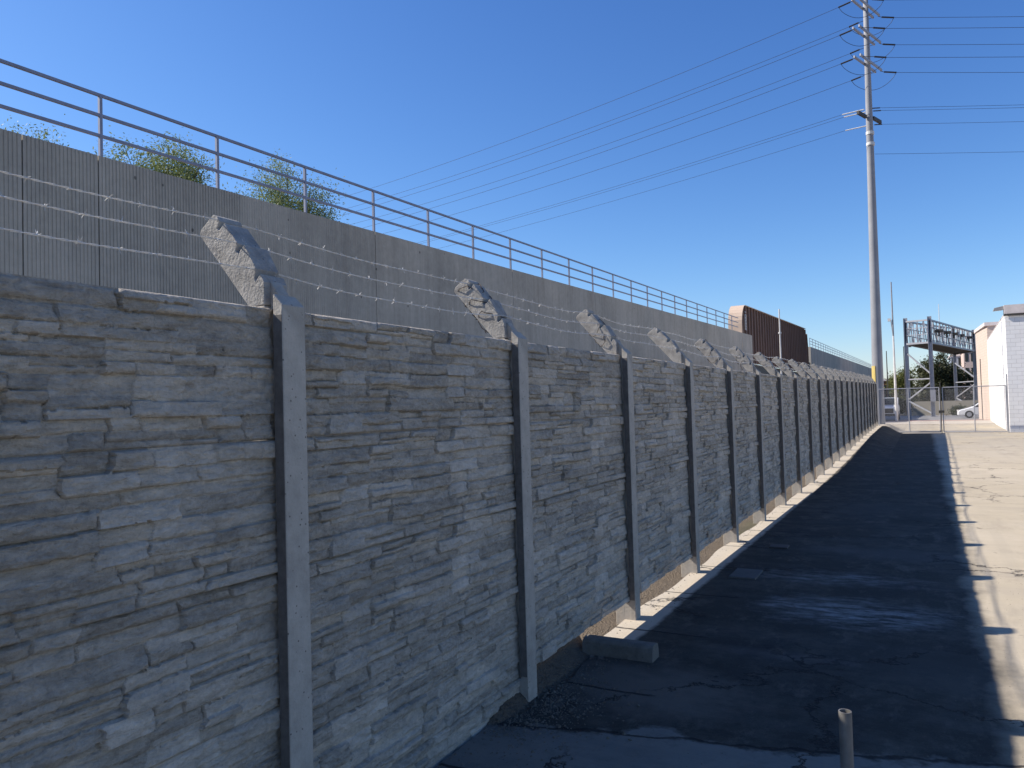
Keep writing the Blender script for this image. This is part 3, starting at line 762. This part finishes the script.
# ------------------------------------------------------------------ chain-link gate
GY = 43.0; gzb = gz(1, GY)
gate = empty('chain_link_gate', (.75, GY, gzb)); tag(gate, 'wide double-leaf chain link gate across the end of the lot', 'gate')
xl, xr, xc = atY(877, 433, GY).x+.02, atY(1009, 432, GY).x, atY(942, 432, GY).x
zt = atY(940, 387.5, GY).z
for x, h, ln in ((xl, zt+.15, 0), (xr, atY(1005, 374, GY).z, -.0)):
    mb = MB(); mb.tube([(x, GY, gzb-.1), (x+ln, GY, gzb+1.2), (x+ln, GY, h)], .045 if x == xl else .03, 8); mb.build('gate_post', M_dark if x == xl else M_galv, gate)
def leafg(x0, x1):
    mb = MB(); r_ = .026; zb = gzb+.07
    for (a, b) in (((x0, zb), (x1, zb)), ((x0, zt), (x1, zt)), ((x0, zb), (x0, zt)), ((x1, zb), (x1, zt)), (((x0+x1)/2, zb), ((x0+x1)/2, zt))):
        mb.tube([(a[0], GY, a[1]), (b[0], GY, b[1])], r_, 6)
    lf = mb.build('gate_leaf', M_galv, gate)
    mb = MB(); sp = .075; H_ = zt-zb; n = int((x1-x0+H_)/sp)
    for k in range(n):
        for sgn in (1, -1):
            c = x0-H_+k*sp if sgn == 1 else x0+k*sp
            # line x = c + sgn*t , z = zb + t
            t0, t1 = 0, H_
            if sgn == 1: t0 = max(0, x0-c); t1 = min(H_, x1-c)
            else: t0 = max(0, c-x1); t1 = min(H_, c-x0)
            if t1-t0 > .02: mb.tube([(c+sgn*t0, GY+.002*sgn, zb+t0), (c+sgn*t1, GY+.002*sgn, zb+t1)], .0022, 3, caps=False)
    mb.build('wire_mesh', M_galv, lf)
    return lf
leafg(xl+.12, xc-.05); leafg(xc+.09, xr-.05)
mb = MB(); mb.box(xc-.1, GY-.06, gzb+1.0, xc+.14, GY+.05, gzb+1.12); mb.tube([(xc, GY-.03, gzb), (xc, GY-.03, zt+.25)], .022, 6); mb.build('latch', M_dark, gate)

# ------------------------------------------------------------------ white block building
def block_mat(name, c, sx=1, grime=.15):
    m = N(name); p = m.pos(); X, Y, Z = m.sep(p); cmb = m.n('ShaderNodeCombineXYZ'); m.L(m.math('ADD', X, Y), cmb.inputs[0]); m.L(Z, cmb.inputs[1])
    b = m.n('ShaderNodeTexBrick'); m.L(cmb.outputs[0], b.inputs['Vector']); b.inputs['Scale'].default_value = 1
    b.inputs['Brick Width'].default_value = .4; b.inputs['Row Height'].default_value = .2; b.inputs['Mortar Size'].default_value = .008
    b.inputs['Color1'].default_value = (1, 1, 1, 1); b.inputs['Color2'].default_value = (.93, .93, .93, 1); b.inputs['Mortar'].default_value = (.72, .72, .72, 1)
    n = m.noise(p, .8, 7, .7); c2 = m.mix(1.0, c, b.outputs[0], 'MULTIPLY'); c2 = m.mix(m.rng(n, .45, .8, 0, grime), c2, (.35, .32, .28)); m.color(c2)
    m.bump(m.math('SUBTRACT', 1, b.outputs[1]), .01, .6); return m.m
M_blk = block_mat('white_block', (.80, .78, .76)); M_tan = block_mat('tan_block', (.58, .46, .38)); M_coping = plain('coping', (.62, .55, .52), .7)
c0 = atY(1009.5, 432, 43.6); bx = 3.62
zroof = atY(1007, 305, 43.6).z
bld = empty('white_building', (bx, 43.6, gz(3, 43.6))); tag(bld, 'white painted block building at the right edge beside the gate', 'building')
mb = MB(); mb.prism([(bx, 43.6), (22, 43.6), (22, 65), (bx+.62, 65)], -2.3, zroof-.42, 'z'); mb.build('wall', M_blk, bld)
mb = MB(); mb.prism([(bx-.03, 43.55), (22.1, 43.55), (22.1, 44.2), (bx-.01, 44.2)], zroof-.42, zroof, 'z')
mb.prism([(bx-.0, 44.2), (22.1, 44.2), (22.1, 65.05), (bx+.6, 65.05)], zroof-.42, zroof-.38, 'z'); mb.build('coping', M_coping, bld)
mb = MB(); mb.box(bx-.05, 43.50, zroof-.52, 22, 43.55, zroof-.44); mb.build('drip_edge', M_dark, bld)
lt = atY(1000, 309, 43.8)
fl = empty('floodlight', (bx, 43.8, lt.z)); tag(fl, 'grey floodlight sticking out from the top corner of the white building', 'lamp')
mb = MB(); mb.prism([(lt.x-.30, lt.z-.08), (lt.x-.24, lt.z+.06), (lt.x+.12, lt.z+.13), (lt.x+.2, lt.z+.04), (lt.x+.1, lt.z-.06)], 43.7, 44.0); mb.build('lamp_head', M_lamp, fl, bevel=.01)
mb = MB(); mb.tube([(lt.x+.15, 43.85, lt.z+.05), (bx+.02, 43.85, lt.z+.05)], .03, 8); mb.box(bx-.03, 43.75, lt.z-.35, bx, 43.95, lt.z+.12); mb.build('bracket', M_dark, fl)
# second, tan building behind
b2 = empty('tan_building', (4.2, 66, gz(4, 66))); tag(b2, 'narrow tan building with a dark doorway behind the white building', 'building')
z2 = atY(981, 328, 67).z
def X2(px, Y): return atY(px, 420, Y).x
mb = MB(); x2 = X2(980, 72)
mb.prism([(4.28, 65.2), (22, 65.2), (22, 73), (x2, 73), (x2-.02, 72), (4.10, 68.6)], -2.3, z2, 'z'); mb.build('wall', M_tan, b2)
mb = MB(); mb.box(4.03, 69.6, -2.25, 4.25, 70.9, z2-2.2); mb.build('doorway', M_dark, b2)
mb = MB(); mb.prism([(4.12, 65.1), (22.1, 65.1), (22.1, 73.1), (x2-.08, 73.1), (x2-.1, 71.9), (4.0, 68.5)], z2, z2+.25, 'z'); mb.build('coping', M_coping, b2)

# ------------------------------------------------------------------ signal gantry
gan = empty('signal_gantry', (0, 86, gz(0, 86))); tag(gan, 'grey lattice steel gantry spanning on four legs beyond the gate', 'gantry')
A1, A2 = atY(909.3, 417, 85.0), atY(933.5, 417, 84.0)
B1, B2 = atY(957, 411, 118), atY(977, 413, 112)
def topz(px, py, Y): return atY(px, py, Y).z
TA1, TA2, TB1, TB2 = topz(909, 318, 85), topz(933, 316, 84), topz(957, 326, 118), topz(977, 329.5, 112)
def leg(P, zt, w_):
    mb = MB(); x, y = P.x, P.y; zb = gz(x, y)-.3
    for dx, dy, a, b in ((-w_/2, 0, .03, w_*.9), (w_/2, 0, .03, w_*.9)): mb.box(x+dx-a/2, y-b/2, zb, x+dx+a/2, y+b/2, zt)
    mb.box(x-w_/2+.014, y-.015, zb, x+w_/2-.014, y+.015, zt)
    mb.box(x-w_*.8, y-w_*.8, zb+.31, x+w_*.8, y+w_*.8, zb+.36); mb.build('leg', M_galv, gan)
for P, z_ in ((A1, TA1), (A2, TA2), (B1, TB1), (B2, TB2)): leg(P, z_, .34)
zl1, zl2 = topz(910, 344, 85), topz(970, 352, 114)
def lattice(name, a, b, ta, tb, la, lb, n, w_=.09, cross=True):
    mb = MB(); a, b = Vector(a), Vector(b)
    P = lambda t, k: Vector((a.x+(b.x-a.x)*t, a.y+(b.y-a.y)*t, (la+(lb-la)*t)*(1-k)+(ta+(tb-ta)*t)*k))
    mb.bar(P(0, 1), P(1, 1), .16); mb.bar(P(0, 0), P(1, 0), .18)
    for i in range(n+1): mb.bar(P(i/n, 0), P(i/n, 1), w_)
    for i in range(n):
        k = i % 2; mb.bar(P(i/n, k), P((i+1)/n, 1-k), w_*.8)
    if cross:
        for k in (.38, .68): mb.bar(P(0, k), P(1, k), w_*.8)
    return mb.build(name, M_galv, gan)
lattice('end_frame', (A1.x, A1.y, 0), (A2.x, A2.y, 0), TA1-.35, TA2-.35, zl1, zl1, 4)
lattice('end_frame', (B1.x, B1.y, 0), (B2.x, B2.y, 0), TB1-.3, TB2-.3, zl2, zl2, 4)
lattice('side_truss', (A2.x, A2.y, 0), (B2.x, B2.y, 0), TA2-.35, TB2-.3, zl1, zl2, 16)
lattice('side_truss', (A1.x, A1.y, 0), (B1.x, B1.y, 0), TA1-.35, TB1-.3, zl1, zl2, 16)
mb = MB(); mb.add([(A1.x, A1.y, zl1+.02), (A2.x, A2.y, zl1+.02), (B2.x, B2.y, zl2+.02), (B1.x, B1.y, zl2+.02), (A1.x, A1.y, zl1+.08), (A2.x, A2.y, zl1+.08), (B2.x, B2.y, zl2+.08), (B1.x, B1.y, zl2+.08)],
                  [(0,3,2,1),(4,5,6,7),(0,1,5,4),(1,2,6,5),(2,3,7,6),(3,0,4,7)]); mb.build('walkway', M_dark, gan)
for P, Q in ((A1, A2), (B1, B2)):
    mb = MB(); zz_ = [gz(0, 86)+.3, gz(0, 86)+2.3, gz(0, 86)+4.1, gz(0, 86)+6.0]
    mb.bar((P.x, P.y, zz_[2]-.4), (Q.x, Q.y, zz_[2]-.4), .12)
    mb.bar((P.x, P.y, zz_[3]+.3), (Q.x, Q.y, zz_[2]), .12); mb.bar((Q.x, Q.y, zz_[2]-.7), (P.x, P.y, zz_[1]-.6), .12); mb.bar((P.x, P.y, zz_[1]-.7), (Q.x, Q.y, zz_[0]), .12)
    mb.build('brace', M_galv, gan)
for px, py, Y in ((938, 331, 87), (946, 332.5, 92), (953, 334, 97), (960, 335.5, 102), (968, 337.5, 107)):
    q = atY(px, py, Y); xx_ = q.x+.1; mb = MB(); mb.box(xx_-.45, q.y-.5, q.z-.14, xx_+.35, q.y+.5, q.z+.12); mb.box(xx_-.1, q.y-.1, q.z-.5, xx_+.05, q.y+.1, q.z-.14)
    mb.build('signal_housing', M_dark, gan)
q = atY(934.5, 395, 83.8); mb = MB(); mb.box(q.x-.35, 83.3, q.z-.6, q.x+.1, 83.75, q.z+.5); mb.build('cabinet', M_galv, gan)
for px in (938.5, ):
    t = atY(px, 304, 90); mb = MB(); mb.tube([(t.x, t.y, zl1+.05), (t.x, t.y, t.z)], [.05, .03], 6); mb.build('mast', M_pale, gan)
# light shrub/vertical clutter by the right leg of the gantry's near side
def sign_pole(px, y0, Y, r_, label, mat, extra=None, name='utility_pole'):
    t = atY(px, y0, Y); zb = gz(t.x, Y); root = empty(name, (t.x, Y, zb)); tag(root, label, 'pole')
    mb = MB(); mb.tube([(t.x, Y, zb-.2), (t.x, Y, t.z)], [r_, r_*.5], 8); mb.build('shaft', mat, root); return root, t
r1, t = sign_pole(891, 282, 74, .10, 'tall thin grey mast just right of the power pole', M_lamp, name='thin_mast')
mb = MB(); q = atY(889.5, 320, 74); mb.box(q.x-.14, 73.8, q.z-.12, q.x+.1, 74.1, q.z+.12); mb.build('bracket', M_pale, r1)
r2, t = sign_pole(893.2, 336, 66, .11, 'shorter pale pole with a pale foot between the power pole and the gantry', M_pale, name='thin_mast')
mb = MB(); q = atY(890.5, 320, 66); mb.tube([(t.x, 66, t.z-.05), (t.x-.12, 66, q.z)], .04, 6); mb.build('top_arm', M_lamp, r2)
r3, t = sign_pole(886.3, 351, 90, .08, 'short thin dark pole close behind the power pole', M_dark, name='thin_mast')
r4, t = sign_pole(903.5, 346.5, 105, .09, 'distant street lamp with a short arm left of the gantry', M_dark, name='street_lamp')
mb = MB(); mb.bar((t.x, 105, t.z-.05), (t.x+.75, 105, t.z-.02), .1); mb.box(t.x+.35, 104.85, t.z-.12, t.x+.85, 105.15, t.z); mb.build('lamp_arm', M_dark, r4)

# ------------------------------------------------------------------ vehicles beyond the gate
def car(name, label, loc, rot, prof, win, wid, wx, wr, paint, dark_front=False):
    root = empty(name, loc); tag(root, label, 'car' if 'car' in name else 'truck')
    root.rotation_euler.z = rot
    def part(nm, mb, mat, par=root, bev=0, sm=False):
        me = mb.mesh(nm, mat, sm); o = bpy.data.objects.new(nm, me); COL.objects.link(o); o.parent = par
        if bev:
            m = o.modifiers.new('bevel', 'BEVEL'); m.width = bev; m.segments = 3; m.limit_method = 'ANGLE'; m.angle_limit = R(30)
        return o
    mb = MB(); mb.prism(prof, -wid/2, wid/2); body = part('body', mb, paint, bev=.06)
    for s_ in (-1, 1):
        mb = MB(); y = s_*(wid/2+.003); mb.prism(win, y-.004 if s_ > 0 else y-.006, y+.006 if s_ > 0 else y+.004); part('side_window', mb, M_glass)
    # windscreen: along the front slope of the window line
    for x in wx:
        for s_ in (-1, 1):
            mb = MB(); y0_, y1_ = (wid/2-.2, wid/2+.02) if s_ > 0 else (-wid/2-.02, -wid/2+.2)
            mb.tube([(x, y0_, wr), (x, y1_, wr)], wr, 20); wl = part('wheel', mb, M_rubber)
            mb = MB(); yy = y1_ if s_ > 0 else y0_; mb.tube([(x, yy-.006, wr), (x, yy+.006, wr)], wr*.6, 16); part('rim', mb, M_galv, wl)
    return root, part
# hatchback, nose to the left
Yc = 76.5; xc_ = atY(957.5, 418, Yc).x; zc = gz(xc_, Yc)+.02
root, part = car('parked_car', 'small white car nosing out from behind the tan building', (xc_, Yc, zc), 0,
    [(0, .25), (.02, .55), (.15, .68), (1.05, .92), (1.75, 1.42), (3.0, 1.48), (3.75, 1.05), (3.9, .6), (3.88, .25)],
    [(1.25, .93), (1.82, 1.34), (2.95, 1.40), (3.5, 1.02), (3.5, .93)], 1.68, (.85, 3.2), .32, M_white_car)
mb = MB(); mb.add([(1.12, -.7, .97), (1.12, .7, .97), (1.72, .62, 1.405), (1.72, -.62, 1.405), (1.09, -.7, .99), (1.09, .7, .99), (1.69, .62, 1.43), (1.69, -.62, 1.43)],
                  [(0,1,2,3),(4,7,6,5),(0,4,5,1),(1,5,6,2),(2,6,7,3),(3,7,4,0)]); part('windscreen', mb, M_glass)
for s_ in (-1, 1):
    mb = MB(); mb.box(.0, s_*.62-.14, .56, .12, s_*.62+.14, .70); part('headlight', mb, M_pale, bev=.02)
Yt = 70; xt = atY(888, 418, Yt).x
root, part = car('parked_truck', 'white pickup truck parked head-on, half hidden behind the power pole', (xt-.2, Yt, gz(xt, Yt)+.02), R(90),
    [(0, .4), (0, 1.05), (.1, 1.18), (1.3, 1.25), (1.9, 1.85), (3.3, 1.88), (3.45, 1.2), (5.3, 1.2), (5.3, .45)],
    [(1.5, 1.27), (2.0, 1.76), (3.2, 1.78), (3.3, 1.27)], 1.9, (1.0, 4.2), .38, M_white_car)
mb = MB(); mb.box(-.03, -.62, .62, -.0, .62, 1.0); part('grille', mb, M_dark)
mb = MB(); mb.box(-.10, -.92, .38, -.02, .92, .56); part('bumper', mb, M_dark, bev=.02)
mb = MB(); mb.add([(1.32, -.8, 1.29), (1.32, .8, 1.29), (1.86, .7, 1.83), (1.86, -.7, 1.83), (1.29, -.8, 1.31), (1.29, .8, 1.31), (1.83, .7, 1.85), (1.83, -.7, 1.85)],
                  [(0,1,2,3),(4,7,6,5),(0,4,5,1),(1,5,6,2),(2,6,7,3),(3,7,4,0)]); part('windscreen', mb, M_glass)
for s_ in (-1, 1):
    mb = MB(); mb.box(-.03, s_*.77-.12, .74, .02, s_*.77+.12, .95); part('headlight', mb, M_pale)

# ------------------------------------------------------------------ background
M_beige = concrete('beige_wall', (.36, .32, .25), .1, scale=.2)
a, b = atY(907, 414, 95), atY(1000, 414, 95)
mb = MB(); mb.box(a.x, 95, -2.6, b.x+3, 95.25, atY(940, 401, 95).z); tag(mb.build('boundary_wall', M_beige), 'low beige wall behind the gantry legs and the white car', 'wall')
def treeY(label, px, ytop, Y, hw, rz, **kw):
    t = atY(px, ytop, Y); g_ = gz(0, Y); k = t.length/FPX
    return tree(label, (t.x, Y, g_), t.z-g_, (hw*k, hw*k*.8, rz*k), **kw)
treeY('broad dark green tree behind the gantry, filling its opening', 931, 343, 128, 27, 31, nclump=560, nleaf=34, leaf=.20, mat=L_dark, cl=1.0, seed=31, tr=.4, nb=40, frac=.5)
treeY('dark tree behind the right half of the gantry', 951, 352, 132, 20, 27, nclump=380, nleaf=34, leaf=.20, mat=L_dark, cl=1.0, seed=35, tr=.35, nb=30, frac=.5)
treeY('yellow-green bushy tree just left of the gantry', 903, 362, 122, 12, 22, nclump=260, nleaf=34, leaf=.16, mat=L_yel, cl=.8, seed=33, tr=.25, nb=24, frac=.5)
treeY('small tree close to the horizon behind the power pole', 884, 376, 170, 9, 12, nclump=120, nleaf=30, leaf=.2, mat=L_yel, cl=.8, seed=36, tr=.2, nb=14, frac=.5)
def hedge(label, x0p, x1p, yt, Y, seed, mat=L_dark):
    a, b, c = atY(x0p, 414, Y), atY(x1p, 414, Y), atY(x0p, yt, Y); g_ = gz(0, Y); rnd = random.Random(seed)
    root = empty('hedge', ((a.x+b.x)/2, Y, g_)); tag(root, label, 'hedge')
    me, tips = crown_mesh(rnd, ((a.x+b.x)/2, Y, (g_+c.z)/2), ((b.x-a.x)/2, .8, (c.z-g_)/2), 150, 34, .12, mat, 0, .5); link('foliage', me, root)
hedge('low dark green hedge between the thin poles and the gantry', 894, 911, 398, 92, 5)
hedge('dark bush at the base of the beige wall right of centre', 955, 962, 408, 90, 9)
# distant buildings
def far_block(name, label, x0p, x1p, yt, Y, mat, rows, cols, wmat=M_glass, depth=14):
    a, b, t = atY(x0p, 410, Y), atY(x1p, 410, Y), atY((x0p+x1p)/2, yt, Y); g_ = gz(0, Y)-.3
    root = empty(name, ((a.x+b.x)/2, Y, g_)); tag(root, label, 'building')
    mb = MB(); mb.box(a.x, Y, g_, b.x, Y+depth, t.z); mb.build('wall', mat, root)
    mb = MB(); mb.box(a.x-.15, Y-.15, t.z, b.x+.15, Y+depth+.15, t.z+.3); mb.build('parapet', M_coping, root)
    W, Hh = b.x-a.x, t.z-g_
    for r_ in range(rows):
        for c in range(cols):
            cx = a.x+W*(c+.5)/cols; cz = g_+Hh*(r_+.6)/rows; ww, wh = W/cols*.28, Hh/rows*.28
            mb = MB(); mb.box(cx-ww, Y-.04, cz-wh, cx+ww, Y+.05, cz+wh); mb.build('window', wmat, root)
M_pink = plain('pink_render', (.55, .42, .36), .8, sc=.3); M_blue = plain('blue_grey_render', (.30, .34, .40), .8, sc=.3)
far_block('tall_building', 'distant pinkish building seen through the right gantry legs', 966, 990, 351, 150, M_pink, 4, 4)
far_block('tall_building', 'distant blue-grey building left of the pinkish one', 953, 965.5, 356, 160, M_blue, 4, 2)
far_block('brick_shed', 'distant red-brown shed behind the thin poles by the power pole', 879, 893, 381, 140, M_red, 1, 3)
far_block('long_shed', 'long low pale shed on the horizon behind the hedge', 893, 914, 396, 150, M_pale, 1, 5)
